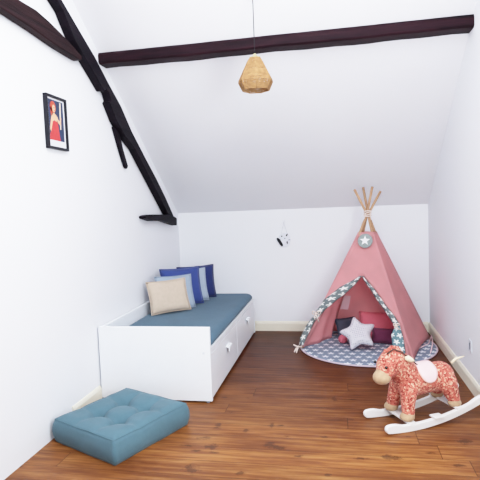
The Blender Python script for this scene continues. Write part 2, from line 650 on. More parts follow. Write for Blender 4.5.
# ------------------------------------------------------------------ daybed
BX0, BW, BL, BH, RH = .012, .882, 2.04, .57, .408
bed = thing('daybed', 'white daybed with two drawers against the left wall', 'bed', (BX0, 0, 0))
W = M['white_lacquer']
mb = MB(); mb.box(0, BW, 0, .03, .012, BH)
for k in range(4):
    z = .13 + k * .028
o = mb.build('end_panel', W, bed, bevel=.003)
mb = MB(); mb.lathe([(.009, 0), (.009, .003), (.006, .004)], 14)
cap = mb.build('screw_cap', M['plastic'], o)
cap.rotation_euler = (PI / 2, 0, 0); cap.location = (BW - .05, 0, RH - .03)
mb = MB(); mb.box(0, BW, BL - .03, BL, .012, RH + .0)
mb.build('end_panel', W, bed, bevel=.003)
mb = MB(); mb.box(0, .03, .0305, BL - .0305, .05, BH - .005)
mb.build('back_panel', W, bed, bevel=.003)
mb = MB(); mb.box(BW - .03, BW - .004, .0305, BL - .0305, RH - .045, RH)
mb.build('side_rail', W, bed, bevel=.003)
mb = MB(); mb.box(.0305, BW - .031, .0305, BL - .0305, RH - .09, RH - .05)
mb.build('slatted_base', W, bed, bevel=.003)
for k in range(2):
    y0 = .034 + k * (BL - .060) / 2
    y1 = y0 + (BL - .064) / 2 - .010
    mb = MB()
    mb.box(BW - .028, BW - .004, y0, y1, .026, RH - .049)
    mb.box(.06, BW - .03, y0 + .02, y1 - .02, .03, .2)
    d = mb.build('drawer', W, bed, bevel=.002)
    yc, zc = (.60, .25) if k == 0 else (1.55, .262)
    mb = MB()
    # cup handle: a folded lip with a dark hollow below
    pr = [(0, .026), (.026, .022), (.030, .012), (.030, -.018), (.024, -.020), (.023, .008), (.004, .016), (0, .016)]
    mb.prism([(BW - .004 + a, yc - .06, zc + b) for a, b in pr], [(BW - .004 + a, yc + .06, zc + b) for a, b in pr])
    h = mb.build('handle', M['white_lacquer'], d, bevel=.002)
    mb = MB(); mb.box(BW - .0045, BW - .0025, yc - .055, yc + .055, zc - .03, zc + .014)
    mb.build('handle_recess', M['plastic'], d)
for (x, y) in ((.035, .015), (BW - .035, .015), (.035, BL - .015), (BW - .035, BL - .015)):
    mb = MB(); mb.lathe([(.014, 0), (.014, .0125)], 12, (x, y, 0))
    mb.build('foot', M['slot'], bed)

# mattress with a fitted teal sheet (rounded box)
def rounded_slab(name, x0, x1, y0, y1, z0, z1, r, mat, wob=.004):
    bm = bmesh.new()
    nx, ny = 16, 30
    mb = MB()
    def topz(u, v):
        return z1 - wob * 2 * abs(mnoise.noise(Vector((u * 4, v * 7, 3))))
    prof = []
    # perimeter rings from bottom to top with rounded shoulder, then grid top by scaling rings inwards
    def ring(inset, z, n=96):
        pts = []
        hx, hy = (x1 - x0) / 2 - inset, (y1 - y0) / 2 - inset
        cx, cy = (x0 + x1) / 2, (y0 + y1) / 2
        cr = max(.004, .06 - inset)
        cr = min(cr, hx, hy)
        segs = [((hx - cr, hy - cr), 0), ((-hx + cr, hy - cr), PI / 2), ((-hx + cr, -hy + cr), PI), ((hx - cr, -hy + cr), 3 * PI / 2)]
        for k, ((ax, ay), a0) in enumerate(segs):
            for i in range(6):
                a = a0 + PI / 2 * i / 5
                pts.append((cx + ax + cr * math.cos(a), cy + ay + cr * math.sin(a), z))
            (bx, by), _ = segs[(k + 1) % 4]
            e = Vector((cx + bx + cr * math.cos(a0 + PI / 2), cy + by + cr * math.sin(a0 + PI / 2), z))
            s0 = Vector(pts[-1])
            m_ = 10
            for i in range(1, m_):
                q = s0.lerp(e, i / m_)
                pts.append(tuple(q))
        return pts
    rings = [ring(.012, z0), ring(0, z0 + .015), ring(0, z1 - r)]
    rings.insert(2, ring(0, RH + .002))
    rings.insert(3, [(px_ + (.026 if px_ > x1 - .03 else 0), py_, z_) for px_, py_, z_ in ring(.002, RH + .008)])
    rings[4] = [(px_ + (.026 if px_ > x1 - .03 else 0), py_, z_) for px_, py_, z_ in rings[4]]
    for i in range(1, 6):
        a = PI / 2 * i / 5
        rings.append([(px_ + (.026 * (1 - i / 5) if px_ > x1 - .05 else 0), py_, z_) for px_, py_, z_ in ring(r * (1 - math.cos(a)), z1 - r + r * math.sin(a))])
    for ins in (.08, .16, .24, .32, .38):
        rings.append([(px, py, z1 - wob * (1 + mnoise.noise(Vector((px * 5, py * 5, 1))))) for px, py, _ in ring(ins, z1)])
    N = len(rings[0])
    vs = [p for r_ in rings for p in r_]
    fs = []
    for j in range(len(rings) - 1):
        for i in range(N):
            fs.append((j * N + i, j * N + (i + 1) % N, (j + 1) * N + (i + 1) % N, (j + 1) * N + i))
    fs.append(tuple(range(N - 1, -1, -1)))
    fs.append(tuple(range((len(rings) - 1) * N, len(rings) * N)))
    mb.add(vs, fs)
    return mb.build(name, mat, smooth=True)


mat_o = rounded_slab('mattress', BX0 + .036, BX0 + BW - .034, .036, BL - .034, RH - .0495, RH + .062, .035, M['teal'])
tag(mat_o, 'teal covered mattress lying in the white daybed', 'mattress')
MZ = RH + .058

# ------------------------------------------------------------------ cushions on the bed
def pillow_mesh(name, w, h, t, mat, parent=None, seed=0, pin=.06):
    """upright pillow in local XZ plane, thickness along Y, base at z=0"""
    n = 16
    rnd = seed * 3.1
    mb = MB()

    def P(u, v, sgn):
        a, b = 2 * u - 1, 2 * v - 1
        # edges curve inwards, the corners stay pointed
        ax = a * (1 - pin * (1 - b * b)) * w / 2
        bz = b * (1 - pin * (1 - a * a)) * h / 2 + h / 2
        prof = (max(0, (1 - a ** 4)) * max(0, (1 - b ** 4))) ** .55
        wr = 1 + .18 * mnoise.noise(Vector((a * 1.7 + rnd, b * 1.7, sgn * 3)))
        return (ax, sgn * t / 2 * prof * wr, bz)

    vs, fs, us = [], [], []
    for sgn in (-1, 1):
        b0 = len(vs)
        for j in range(n + 1):
            for i in range(n + 1):
                vs.append(P(i / n, j / n, sgn))
        for j in range(n):
            for i in range(n):
                q = (b0 + j * (n + 1) + i, b0 + j * (n + 1) + i + 1, b0 + (j + 1) * (n + 1) + i + 1, b0 + (j + 1) * (n + 1) + i)
                fs.append(q)
    mb.add(vs, fs)
    o = mb.build(name, mat, parent, smooth=True, fix=False)
    bm = bmesh.new(); bm.from_mesh(o.data)
    bmesh.ops.remove_doubles(bm, verts=bm.verts, dist=.0004)
    bmesh.ops.recalc_face_normals(bm, faces=bm.faces)
    bm.to_mesh(o.data); bm.free()
    for p in o.data.polygons:
        p.use_smooth = True
    # piped seam / narrow flange
    pts = []
    for i in range(n + 1):
        pts.append(P(i / n, 0, 1))
    for i in range(1, n + 1):
        pts.append(P(1, i / n, 1))
    for i in range(1, n + 1):
        pts.append(P(1 - i / n, 1, 1))
    for i in range(1, n):
        pts.append(P(0, 1 - i / n, 1))
    mb = MB(); mb.tube(pts, .0045, 6, closed=True)
    mb.build('seam', mat, o, smooth=True)
    return o


CUSH = [  # name-mat, width, height, thickness, base centre x,y, yaw, lean back, roll, label
    ('beige', .40, .315, .085, .285, .945, 40, 20, -1, 'beige linen cushion standing at the front of the row on the daybed'),
    ('greyblue', .38, .335, .075, .300, 1.085, 40, 18, 1, 'pale grey-blue cushion directly behind the beige cushion on the daybed'),
    ('navy', .42, .385, .10, .305, 1.28, 36, 16, 0, 'bright navy blue cushion in the middle of the row on the daybed'),
    ('paleblue', .39, .345, .09, .335, 1.45, 38, 13, 0, 'light grey-blue cushion squeezed between the two navy cushions'),
    ('darknavy', .42, .355, .10, .355, 1.63, 36, 9, 0, 'dark navy cushion at the far end of the row on the daybed'),
]
for i, (k, w, h, t, x, y, yaw, lean, roll, lab) in enumerate(CUSH):
    o = pillow_mesh('throw_cushion', w, h, t, M[k], None, i + 1)
    o.rotation_mode = 'XYZ'
    R = Matrix.Rotation(math.radians(yaw), 4, 'Z') @ Matrix.Rotation(math.radians(-lean), 4, 'X') @ Matrix.Rotation(math.radians(roll), 4, 'Y')
    o.matrix_world = Matrix.Translation((x, y, MZ + .012)) @ R
    tag(o, lab, 'cushion', 'cushions in a row on the daybed')

# ------------------------------------------------------------------ floor cushion
def floor_cushion():
    S, H = .615, .150
    n = 44
    tufts = [(a * .105, b * .105) for a in (-1, 1) for b in (-1, 1)]
    mb = MB()

    def topz(x, y):
        a, b = x / (S / 2), y / (S / 2)
        z = H + .016
        for tx, ty in tufts:
            d = math.hypot(x - tx, y - ty)
            z -= .042 * math.exp(-(d / .036) ** 2) + .020 * math.exp(-(d / .085) ** 2)
        # creases between neighbouring tufts and out to the edges
        for s in (-.105, .105):
            if abs(y) < .3:
                z -= .020 * math.exp(-((x - s) / .024) ** 2) * (1 - .75 * (max(0, abs(y) - .105) / .195))
                z -= .020 * math.exp(-((y - s) / .024) ** 2) * (1 - .75 * (max(0, abs(x) - .105) / .195))
        z += .006 * mnoise.noise(Vector((x * 6, y * 6, 2)))
        return z

    def outline(x, y, z):
        return x, y, z
    vs, fs = [], []
    for j in range(n + 1):
        for i in range(n + 1):
            x, y = S * (i / n - .5), S * (j / n - .5)
            m = max(abs(x), abs(y)) / (S / 2)
            z = topz(x, y)
            if m > .72:
                z -= ((m - .72) / .28) ** 2 * .030 - .010 * (m - .72) / .28
            vs.append((x, y, z))
    for j in range(n):
        for i in range(n):
            fs.append((j * (n + 1) + i, j * (n + 1) + i + 1, (j + 1) * (n + 1) + i + 1, (j + 1) * (n + 1) + i))
    # sides
    per = [(i, 0) for i in range(n)] + [(n, j) for j in range(n)] + [(n - i, n) for i in range(n)] + [(0, n - j) for j in range(n)]
    K = 6
    idx = []
    for (i, j) in per:
        col = [j * (n + 1) + i]
        x, y, z = vs[j * (n + 1) + i]
        for k in range(1, K + 1):
            f = k / K
            bul = .016 * math.sin(PI * f) + .004 * mnoise.noise(Vector((x * 8, y * 8, f * 2)))
            d = Vector((x, y)) / (S / 2)
            mx = max(abs(d.x), abs(d.y))
            nx = (d.x if abs(d.x) > .98 else d.x * .2)
            ny = (d.y if abs(d.y) > .98 else d.y * .2)
            zz = z * (1 - f)
            col.append(len(vs))
            vs.append((x + nx * bul, y + ny * bul, max(zz, 0)))
        idx.append(col)
    N = len(per)
    for a in range(N):
        b = (a + 1) % N
        for k in range(K):
            fs.append((idx[a][k], idx[a][k + 1], idx[b][k + 1], idx[b][k]))
    fs.append(tuple(idx[a][K] for a in range(N)))
    mb.add(vs, fs)
    o = mb.build('floor_cushion', M['teal_cushion'], None, smooth=True)
    for tx, ty in tufts:
        b = MB(); b.ball((tx, ty, topz(tx, ty) + .001), .011, 12, 0, (1, 1, .45))
        b.build('tuft_button', M['teal_cushion'], o, smooth=True)
    for zz in (1,):
        pts = []
        for (i, j) in per:
            x, y, z = vs[j * (n + 1) + i]
            pts.append((x, y, z + .001))
        b = MB(); b.tube(pts[::2], .0025, 6, closed=True)
        b.build('seam', M['teal_cushion'], o, smooth=True)
    return o


fc = floor_cushion()
fc.location = (.446, -.540, .0)
fc.rotation_euler = (0, 0, math.radians(-22.8))
for _o in [fc] + list(fc.children):           # soft, slightly skewed square
    for _v in _o.data.vertices:
        a_, b_ = _v.co.x / .615, _v.co.y / .615
        w1, w2 = (.5 + a_) * (.5 - b_), (.5 + a_) * (.5 + b_)
        dx_ = -.055 * w1 - .035 * w2
        _v.co.x += dx_ * math.cos(math.radians(22.8))
        _v.co.y += dx_ * math.sin(math.radians(22.8))
for _o in [fc] + list(fc.children):           # its corner is squashed against the wall
    _a = math.radians(-22.8)
    for _v in _o.data.vertices:
        wx = .446 + _v.co.x * math.cos(_a) - _v.co.y * math.sin(_a)
        if wx < .020:
            d = .020 - wx
            _v.co.x += d * math.cos(_a)
            _v.co.y += -d * math.sin(_a)
tag(fc, 'square tufted teal floor cushion in front of the daybed', 'cushion')

# ------------------------------------------------------------------ framed picture on the left wall
pic = thing('framed_picture', 'black framed print of a woman in a red dress on the left wall', 'picture', (.0, -.414, 2.052))
HW, HH = .124, .176
mb = MB()
FW = .016
for (y0, y1, z0, z1) in ((-HW, HW, HH - FW, HH), (-HW, HW, -HH, -HH + FW), (-HW, -HW + FW, -HH + FW, HH - FW), (HW - FW, HW, -HH + FW, HH - FW)):
    mb.box(0.001, .028, y0, y1, z0, z1)
mb.build('frame', M['frame_black'], pic, bevel=.002)
mb = MB(); mb.box(.002, .014, -HW + FW, HW - FW, -HH + FW, HH - FW)
mb.build('mount', M['mount'], pic)
PY0, PY1, PZ0, PZ1 = -.086, .090, -.116, .148
def flat(mb, pts, x, mi):
    # pts in print coordinates 0..1 (a to the right as seen from the room, b upwards)
    v = [(x, PY0 + a * (PY1 - PY0), PZ0 + b * (PZ1 - PZ0)) for a, b in pts]
    mb.add(v, [tuple(range(len(v)))], mi)
def blob(ca, cb, ra, rb, n=14, rot=0):
    return [(ca + ra * math.cos(2 * PI * i / n) * math.cos(rot) - rb * math.sin(2 * PI * i / n) * math.sin(rot),
             cb + ra * math.cos(2 * PI * i / n) * math.sin(rot) + rb * math.sin(2 * PI * i / n) * math.cos(rot)) for i in range(n)]
mb = MB()
mb.box(.0141, .0150, PY0, PY1, PZ0, PZ1, 0)
flat(mb, [(.72, .3), (.80, .3), (.86, .98), (.76, .98)], .0152, 4)                       # pale pillar at the right
flat(mb, [(0, 0), (.72, 0), (.66, .12), (.62, .3), (.58, .45), (.46, .5), (.30, .48), (.18, .42), (.12, .25), (0, .12)], .0154, 2)   # dress
flat(mb, [(.22, .46), (.36, .50), (.50, .47), (.56, .56), (.50, .64), (.40, .66), (.38, .72), (.28, .72), (.27, .64), (.18, .60)], .0156, 1)   # shoulders
flat(mb, [(.50, .56), (.58, .46), (.74, .40), (.80, .44), (.84, .60), (.78, .62), (.74, .50), (.62, .54), (.56, .62)], .0158, 1)   # raised arm
flat(mb, [(.16, .60), (.08, .44), (.02, .26), (.08, .20), (.18, .36), (.26, .52)], .0158, 1)     # lowered arm
flat(mb, blob(.29, .82, .20, .15), .0160, 3)                                        # hair
flat(mb, [(.12, .84), (.10, .70), (.14, .60), (.22, .62), (.22, .78)], .0160, 3)
flat(mb, blob(.345, .79, .105, .095, 14), .0162, 1)                                  # face
flat(mb, blob(.38, .745, .032, .013, 10), .0164, 2)                                  # lips
flat(mb, blob(.33, .81, .02, .009, 8), .0164, 0)
flat(mb, blob(.40, .81, .02, .009, 8), .0164, 0)
mb.build('print', [M['p_blue'], M['p_skin'], M['p_red'], M['p_hair'], M['p_pale']], pic, fix=True)

# ------------------------------------------------------------------ pendant lamp
LX, LY = 1.306, 0.0
lamp = thing('pendant_lamp', 'woven golden twine pendant lamp hanging in front of the ceiling beam', 'lamp', (LX, LY, 2.252))
prof = [(.093, 0), (.121, .060), (.118, .074), (.052, .200), (.040, .218)]
def rad(z):
    for (r0, z0), (r1, z1) in zip(prof, prof[1:]):
        if z <= z1:
            return r0 + (r1 - r0) * (z - z0) / (z1 - z0)
    return prof[-1][0]
NS = 7
mb = MB()
K = 27
for k in range(K):
    z = .002 + .214 * k / (K - 1)
    r = rad(z)
    pts = []
    for c in range(NS):
        a0 = 2 * PI * c / NS + .42
        a1 = a0 + 2 * PI / NS
        p0 = Vector((r * math.cos(a0), r * math.sin(a0), z))
        p1 = Vector((r * math.cos(a1), r * math.sin(a1), z))
        for q in range(3):
            p = p0.lerp(p1, q / 3)
            p.z += random.uniform(-.0012, .0012)
            pts.append(p)
    mb.tube(pts, .0041 * random.uniform(.85, 1.12), 5, closed=True)
mb.build('lamp_shade', M['rattan'], lamp, smooth=True)
for c in range(NS):
    a = 2 * PI * c / NS + .42
    mb = MB()
    mb.tube([((r + .002) * math.cos(a), (r + .002) * math.sin(a), z) for r, z in prof], .0030, 6)
    mb.build('rib', M['rattan'], lamp, smooth=True)
mb = MB(); mb.lathe([(.024, .210), (.040, .218), (.040, .225), (.018, .230), (.012, .246), (.004, .252)], 16)
mb.build('lamp_cap', M['socket'], lamp, smooth=True)
mb = MB(); mb.lathe([(.014, .165), (.016, .185), (.016, .21), (.012, .216)], 12)
mb.build('bulb_holder', M['black_cord'], lamp, smooth=True)
mb = MB(); mb.ball((0, 0, .122), .038, 16, 0, (1, 1, 1.15)); mb.lathe([(.012, .152), (.012, .168)], 12)
mb.build('bulb', M['bulb'], lamp, smooth=True)
ztop = ceil_z(LY) - 2.252
mb = MB(); mb.tube([(0, 0, .25), (0, 0, .5), (0, 0, ztop - .02)], .0028, 8)
mb.build('cord', M['black_cord'], lamp, smooth=True)
mb = MB(); mb.lathe([(.045, ztop - .032), (.045, ztop - .018), (.043, ztop + .02)], 20)
mb.build('ceiling_rose', M['plastic'], lamp, smooth=False)

# ------------------------------------------------------------------ hanging ornament on the back wall
orn = thing('hanging_ornament', 'small white ornament with black patches hung by thread on the back wall', 'wall ornament', (1.248, YB - .001, 1.04))
def disc(mb, pts, y, mi=0, th=.006):
    mb.prism([(a, y, b) for a, b in pts], [(a, y - th, b) for a, b in pts], mi)
mb = MB()
disc(mb, [(-.062, .055), (-.035, .085), (0, .092), (.04, .082), (.066, .05), (.070, .0), (.055, -.05), (.02, -.072), (-.02, -.07), (-.05, -.055), (-.062, -.02), (-.052, .02)], -.004, 0, .010)
body = mb.build('ornament_body', M['orn_white'], orn, bevel=.003)
mb = MB()
disc(mb, [(-.088, .030), (-.072, .038), (-.048, .018), (-.018, -.035), (-.016, -.058), (-.034, -.062), (-.056, -.036), (-.082, .008)], -.013, 0, .006)
mb.build('black_wing', M['orn_black'], orn, bevel=.002)
for pts in ([(.018, .06), (.032, .082), (.042, .076), (.03, .048)], [(.024, -.01), (.036, .0), (.04, -.03), (.03, -.042)], [(-.035, .058), (-.022, .062), (-.02, .048), (-.032, .046)],
            [(.045, .012), (.068, .016), (.066, .008), (.046, .006)], [(0, .030), (.012, .034), (.012, .024), (.002, .022)]):
    mb = MB(); disc(mb, pts, -.014, 0, .003)
    mb.build('dark_mark', M['slot'] if pts[0][0] in (0, .045) else M['orn_black'], orn)
mb = MB()
mb.tube([(-.035, -.009, .08), (-.012, -.006, .16), (0, -.004, .20)], .0012, 5)
mb.tube([(.035, -.009, .08), (.012, -.006, .16), (0, -.004, .20)], .0012, 5)
mb.tube([(0, -.004, .20), (-.012, -.004, .235)], .0012, 5)
mb.tube([(0, -.004, .20), (.012, -.004, .235)], .0012, 5)
mb.build('hanging_thread', M['thread'], orn)
mb = MB(); mb.tube([(0, .001, .2), (0, -.008, .2)], .003, 8)
mb.build('nail', M['metal'], orn)

# ------------------------------------------------------------------ wall socket
so = thing('wall_socket', 'small white wall plate with grey slot low on the right wall', 'socket', (XR - .0005, .447, .333))
mb = MB(); mb.box(-.008, 0, -.036, .036, -.046, .046)
mb.build('plate', M['plastic'], so, bevel=.003)
mb = MB(); mb.box(-.012, -.0079, -.008, .008, -.027, .027)
mb.build('switch_slot', M['slot'], so, bevel=.002)

# ------------------------------------------------------------------ tepee
AP = Vector((2.14, 1.62, 1.33))
FL = Vector((1.435, 1.40, 0)); FR = Vector((2.485, 1.055, .004)); RR = Vector((2.765, 1.86, 0)); RL = Vector((1.72, 2.08, 0))
feet = [FL, FR, RR, RL]
tp = thing('play_tepee', 'pink canvas play tepee with star trimmed opening in the far right corner', 'play tent', (2.1, 1.6, 0))
O = Vector((2.1, 1.6, 0))
def L(p):
    return tuple(Vector(p) - O)
def on(A, B, u, t):
    return AP + t * ((1 - u) * (A - AP) + u * (B - AP))
ctr = (FL + FR + RR + RL) / 4
def panel_pt(A, B, u, t, sag=.05, off=0):
    p = on(A, B, u, t)
    nrm = (A - AP).cross(B - AP).normalized()
    if nrm.dot(ctr + Vector((0, 0, .4)) - AP - (A - AP) * .5) < 0:
        nrm = -nrm
    s = sag * math.sin(PI * min(max(u, 0), 1)) * math.sin(PI * min(1, t)) if 0 < u < 1 else 0
    w = .010 * mnoise.noise(Vector((u * 3 + A.x * 5, t * 4, A.y)))  * (4 * u * (1 - u) if 0 < u < 1 else 0)
    return p + nrm * (s + w - off)
T0, T1 = .135, .985
# side and rear panels
for (A, B, nm, sg) in ((FR, RR, 'side_panel', .035), (RR, RL, 'rear_panel', .02), (RL, FL, 'side_panel', -.03)):
    mb = MB()
    if A is RL:      # the left side hangs in slack folds over the mat
        mb.grid(lambda u, v: L(panel_pt(A, B, u, T0 + (T1 - T0) * v - (.012 * math.sin(PI * u) * v), .02) +
                               Vector((.92, -.38, 0)) * (.13 * math.sin(PI * u ** .9) * v ** 2.2 * (1 + .12 * math.sin(u * 19)))), 24, 24)
    else:
        mb.grid(lambda u, v: L(panel_pt(A, B, u, T0 + (T1 - T0) * v - (.02 * math.sin(PI * u) * v), sg)), 16, 24)
    o = mb.build(nm, M['pink'], tp, smooth=True, fix=False)
    solidify(o, .003)
    if nm == 'rear_panel':
        pass
# front panel with the curtain opening
def interp(tab, t):
    for (u0, t0), (u1, t1) in zip(tab, tab[1:]):
        if t <= t1:
            f = (t - t0) / (t1 - t0) if t1 > t0 else 0
            f = max(0, min(1, f))
            return u0 + (u1 - u0) * f
    return tab[-1][0]
PK = .452
LO = [(.46, PK), (.160, .535), (.0, .633), (-.014, .70), (-.05, .827), (-.045, .916), (-.02, .965)]
LI = [(.50, PK), (.326, .554), (.167, .640), (.077, .704), (.018, .794), (.018, .867), (.022, .965)]
RI = [(.50, PK), (.681, .554), (.759, .621), (.825, .672), (.877, .730), (.914, .78), (.888, .839), (.872, .965)]
RO = [(.54, PK), (.731, .539), (.819, .606), (.888, .67), (.942, .714), (.968, .765), (.968, .847), (.945, .965)]
mb = MB()
def front(u, t, off=0, sag=.02):
    return L(panel_pt(FL, FR, u, t, sag, off))
ub = [.46 * k / 8 for k in range(9)] + [.54 + .46 * k / 8 for k in range(9)]
mb.grid(lambda u, v: front(ub[int(round(u * 17))], T0 + (PK - T0) * v), 17, 12)
def lw(u, v):
    t = PK + (T1 - PK) * v
    e = max(interp(LO, t), 0.0)
    return front(u * e, t)
def rw(u, v):
    t = PK + (T1 - PK) * v
    e = min(interp(RO, t), 1.0)
    return front(e + (1 - e) * u, t)
mb.grid(lw, 8, 26)
mb.grid(rw, 8, 26)
o = mb.build('front_panel', M['pink'], tp, smooth=True, fix=False)
bm = bmesh.new(); bm.from_mesh(o.data)
bmesh.ops.remove_doubles(bm, verts=bm.verts, dist=.001)
bmesh.ops.recalc_face_normals(bm, faces=bm.faces)
bm.to_mesh(o.data); bm.free()
solidify(o, .003)
# starry trim along the two edges
def trim(inner, outer, mat, tmax=.965, off=.012, name='star_trim', t0=PK):
    mb = MB()
    n = 30
    ln = [0]
    P = []
    for k in range(n + 1):
        t = t0 + (tmax - t0) * k / n
        P.append(Vector(front(.5 * (interp(inner, t) + interp(outer, t)), t)))
        if k:
            ln.append(ln[-1] + (P[k] - P[k - 1]).length)
    def fn(a, v):
        t = t0 + (tmax - t0) * v
        u = interp(inner, t) * (1 - a) + interp(outer, t) * a
        bulge = off + .014 * math.sin(PI * a) + .006 * mnoise.noise(Vector((a * 3, v * 14, 1)))
        return front(u, t, bulge)
    mb.grid(fn, 6, n, 0, lambda a, v: (a * .085 - .005, ln[int(round(v * n))]))
    o = mb.build(name, mat, tp, smooth=True, fix=False)
    solidify(o, .003)
    return o
trim(LI, LO, M['star_trim'])
trim([(u - .0, t) for u, t in RI], RO, M['star_trim'], .775)
trim([(u - .03 * (t > .78), t) for u, t in RI], RO, M['star_trim2'], .965, .016, 'rolled_curtain', .775)
# ties (bows)
def bow(c, s, name='tie_bow', drop=.07, dx=.02):
    c = Vector(c)
    mb = MB()
    for sg in (-1, 1):
        pts = [c + Vector((sg * s * .9 * math.sin(a) * (1 + .2 * sg), -.012 - .006 * math.sin(a * 2), s * .55 * math.sin(2 * a) * .7 + .01)) for a in [PI * k / 10 for k in range(11)]]
        mb.tube(pts, .0055, 6)
        mb.tube([c + Vector((0, -.012, 0)), c + Vector((sg * dx * .6, -.02, -drop * .5)), c + Vector((sg * dx + .012, -.018, -drop * (1 + .15 * sg)))], .0055, 6)
    mb.ball(c + Vector((0, -.014, 0)), .012, 10)
    return mb.build(name, M['cord'], tp, smooth=True)
bow(front(-.005, .735, .03), .045)
bow(front(.93, .775, .035), .028, drop=.03)
# foot ties
mb = MB()
f0 = Vector(L(FL + Vector((-.005, -.02, .035))))
for dx, dy, dz in ((-.035, -.07, -.03), (-.012, -.09, -.031), (.04, -.05, .02), (-.045, -.02, .03)):
    mb.tube([f0, f0 + Vector((dx * .5, dy * .5, dz * .3 + .006)), f0 + Vector((dx, dy, dz))], [.007, .008, .006], 6)
mb.ball(f0, .016, 10)
mb.build('foot_tie', M['cord'], tp, smooth=True)
mb = MB()
f0 = Vector(L(RR + Vector((.0, -.03, .05))))
mb.tube([f0, Vector(L((2.735, 1.60, .03))), Vector(L((2.66, 1.30, .012)))], .006, 6)
mb.tube([f0, Vector(L((2.70, 1.62, .02))), Vector(L((2.58, 1.42, .03)))], .005, 6)
mb.build('foot_tie', M['flap'], tp, smooth=True)
# poles
for F, top in ((FL, (2.272, 1.655, 1.545)), (FR, (2.108, 1.72, 1.592)), (RR, (2.016, 1.575, 1.572)), (RL, (2.186, 1.535, 1.59))):
    top = Vector(top)
    ins = Vector((ctr.x - F.x, ctr.y - F.y, 0)).normalized() * .035
    mb = MB()
    a = F + ins + Vector((0, 0, .021))
    mb.tube([L(a), L(a.lerp(top, .45) + ins * .9), L(AP + (F - AP) * .17 + ins * .75), L(AP + (F - AP) * .06 + ins * .2), L(top)], [.0135, .0130, .0125, .0125, .0120], 12)
    mb.build('pole', M['pole'], tp, smooth=True)
    mb = MB()
    p0, p1, p2 = a, a.lerp(top, .45) + ins * .9, AP + (F - AP) * .17 + ins * .75
    mb.tube([L(p0.lerp(p1, .02)), L(p1), L(p2)], [.0185, .018, .0175], 10)
    mb.build('pole_sleeve', M['pink'], tp, smooth=True)
# lashing
mb = MB()
for k in range(4):
    z = AP.z - .018 + k * .012
    pts = []
    for i in range(20):
        a = 2 * PI * i / 20
        pts.append(L((AP.x + .034 * math.cos(a), AP.y + .034 * math.sin(a), z + .010 * math.sin(a + k))))
    mb.tube(pts, .0055, 6, closed=True)
mb.tube([L((AP.x + .02, AP.y - .036, AP.z)), L((AP.x + .03, AP.y - .05, AP.z - .06))], .004, 6)
mb.tube([L((AP.x - .02, AP.y - .036, AP.z)), L((AP.x - .035, AP.y - .045, AP.z - .04))], .004, 6)
mb.build('lashing', M['cord'], tp, smooth=True)
# hanging badge
bc = Vector(panel_pt(FL, FR, .53, .203, .02, .028))
nrm = (FL - AP).cross(FR - AP).normalized()
if nrm.y > 0:
    nrm = -nrm
xr = Vector((1, -.3, 0)).normalized()
yr = nrm.cross(xr).normalized()
if yr.z < 0:
    yr = -yr
bd = None
mb = MB()
N = 28
mb.prism([L(bc + .072 * (math.cos(2 * PI * i / N) * xr + math.sin(2 * PI * i / N) * yr) - nrm * .008) for i in range(N)],
         [L(bc + .072 * (math.cos(2 * PI * i / N) * xr + math.sin(2 * PI * i / N) * yr) + nrm * .008) for i in range(N)])
bd = mb.build('round_badge', M['badge'], tp, bevel=.004)
mb = MB()
st = []
for i in range(10):
    r = .052 if i % 2 == 0 else .022
    a = PI / 2 + i * PI / 5
    st.append(r * (math.cos(a) * xr + math.sin(a) * yr))
mb.prism([L(bc + q + nrm * .0085) for q in st], [L(bc + q + nrm * .0125) for q in st])
mb.build('badge_star', M['white_felt'], bd)
# little window in the left side panel
mb = MB()
mb.grid(lambda u, v: L(panel_pt(RR, RL, .85 + .11 * u, .655 + .12 * v, .02, -.012)), 4, 4)
mb.build('window_flap', M['flap'], tp, fix=False)

# the quilted star mat, lying under and in the tepee
def mat_outline():
    cx, cy, r = 2.10, 1.565, .660
    pts = []
    N = 120
    e = (RL - FL); e.z = 0; e.normalize()
    nl = Vector((-e.y, e.x, 0))          # to the left, outside the tepee
    for i in range(N):
        a = 2 * PI * i / N
        p = Vector((cx + r * math.cos(a), cy + r * math.sin(a), 0))
        d = (p - FL).dot(nl)
        if d > .012:
            p -= nl * (d - .012)
        p.y = min(p.y, 2.11)
        p.x = min(p.x, 2.772)
        pts.append(p)
    return pts
ol = mat_outline()
mb = MB()
cen = Vector((2.12, 1.55, 0))
N = len(ol)
rings = [0.02, .2, .4, .6, .8, .93, .985, 1.0]
vs, us = [], []
for k, r in enumerate(rings):
    for p in ol:
        q = cen.lerp(p, r)
        z = .017 + .0015 * mnoise.noise(Vector((q.x * 9, q.y * 9, 0))) if r < .99 else .006
        vs.append((q.x, q.y, z)); us.append((q.x, q.y))
for p in ol:
    q = cen.lerp(p, .995)
    vs.append((q.x, q.y, 0.001)); us.append((q.x, q.y))
fs = []
for j in range(len(rings)):
    for i in range(N):
        fs.append((j * N + i, j * N + (i + 1) % N, (j + 1) * N + (i + 1) % N, (j + 1) * N + i))
fs.append(tuple(range(N - 1, -1, -1)))
fs.append(tuple(range(len(rings) * N, (len(rings) + 1) * N)))
mb.add(vs, fs, 0, us)
qm = mb.build('play_mat', M['star_mat'], None, smooth=True)
tag(qm, 'rounded grey play mat with white stars spread on the floor under the tepee', 'mat')
mb = MB(); mb.tube([(p.x, p.y, .010) for p in ol], .0085, 8, closed=True)
mb.build('piping', M['piping'], qm, smooth=True)

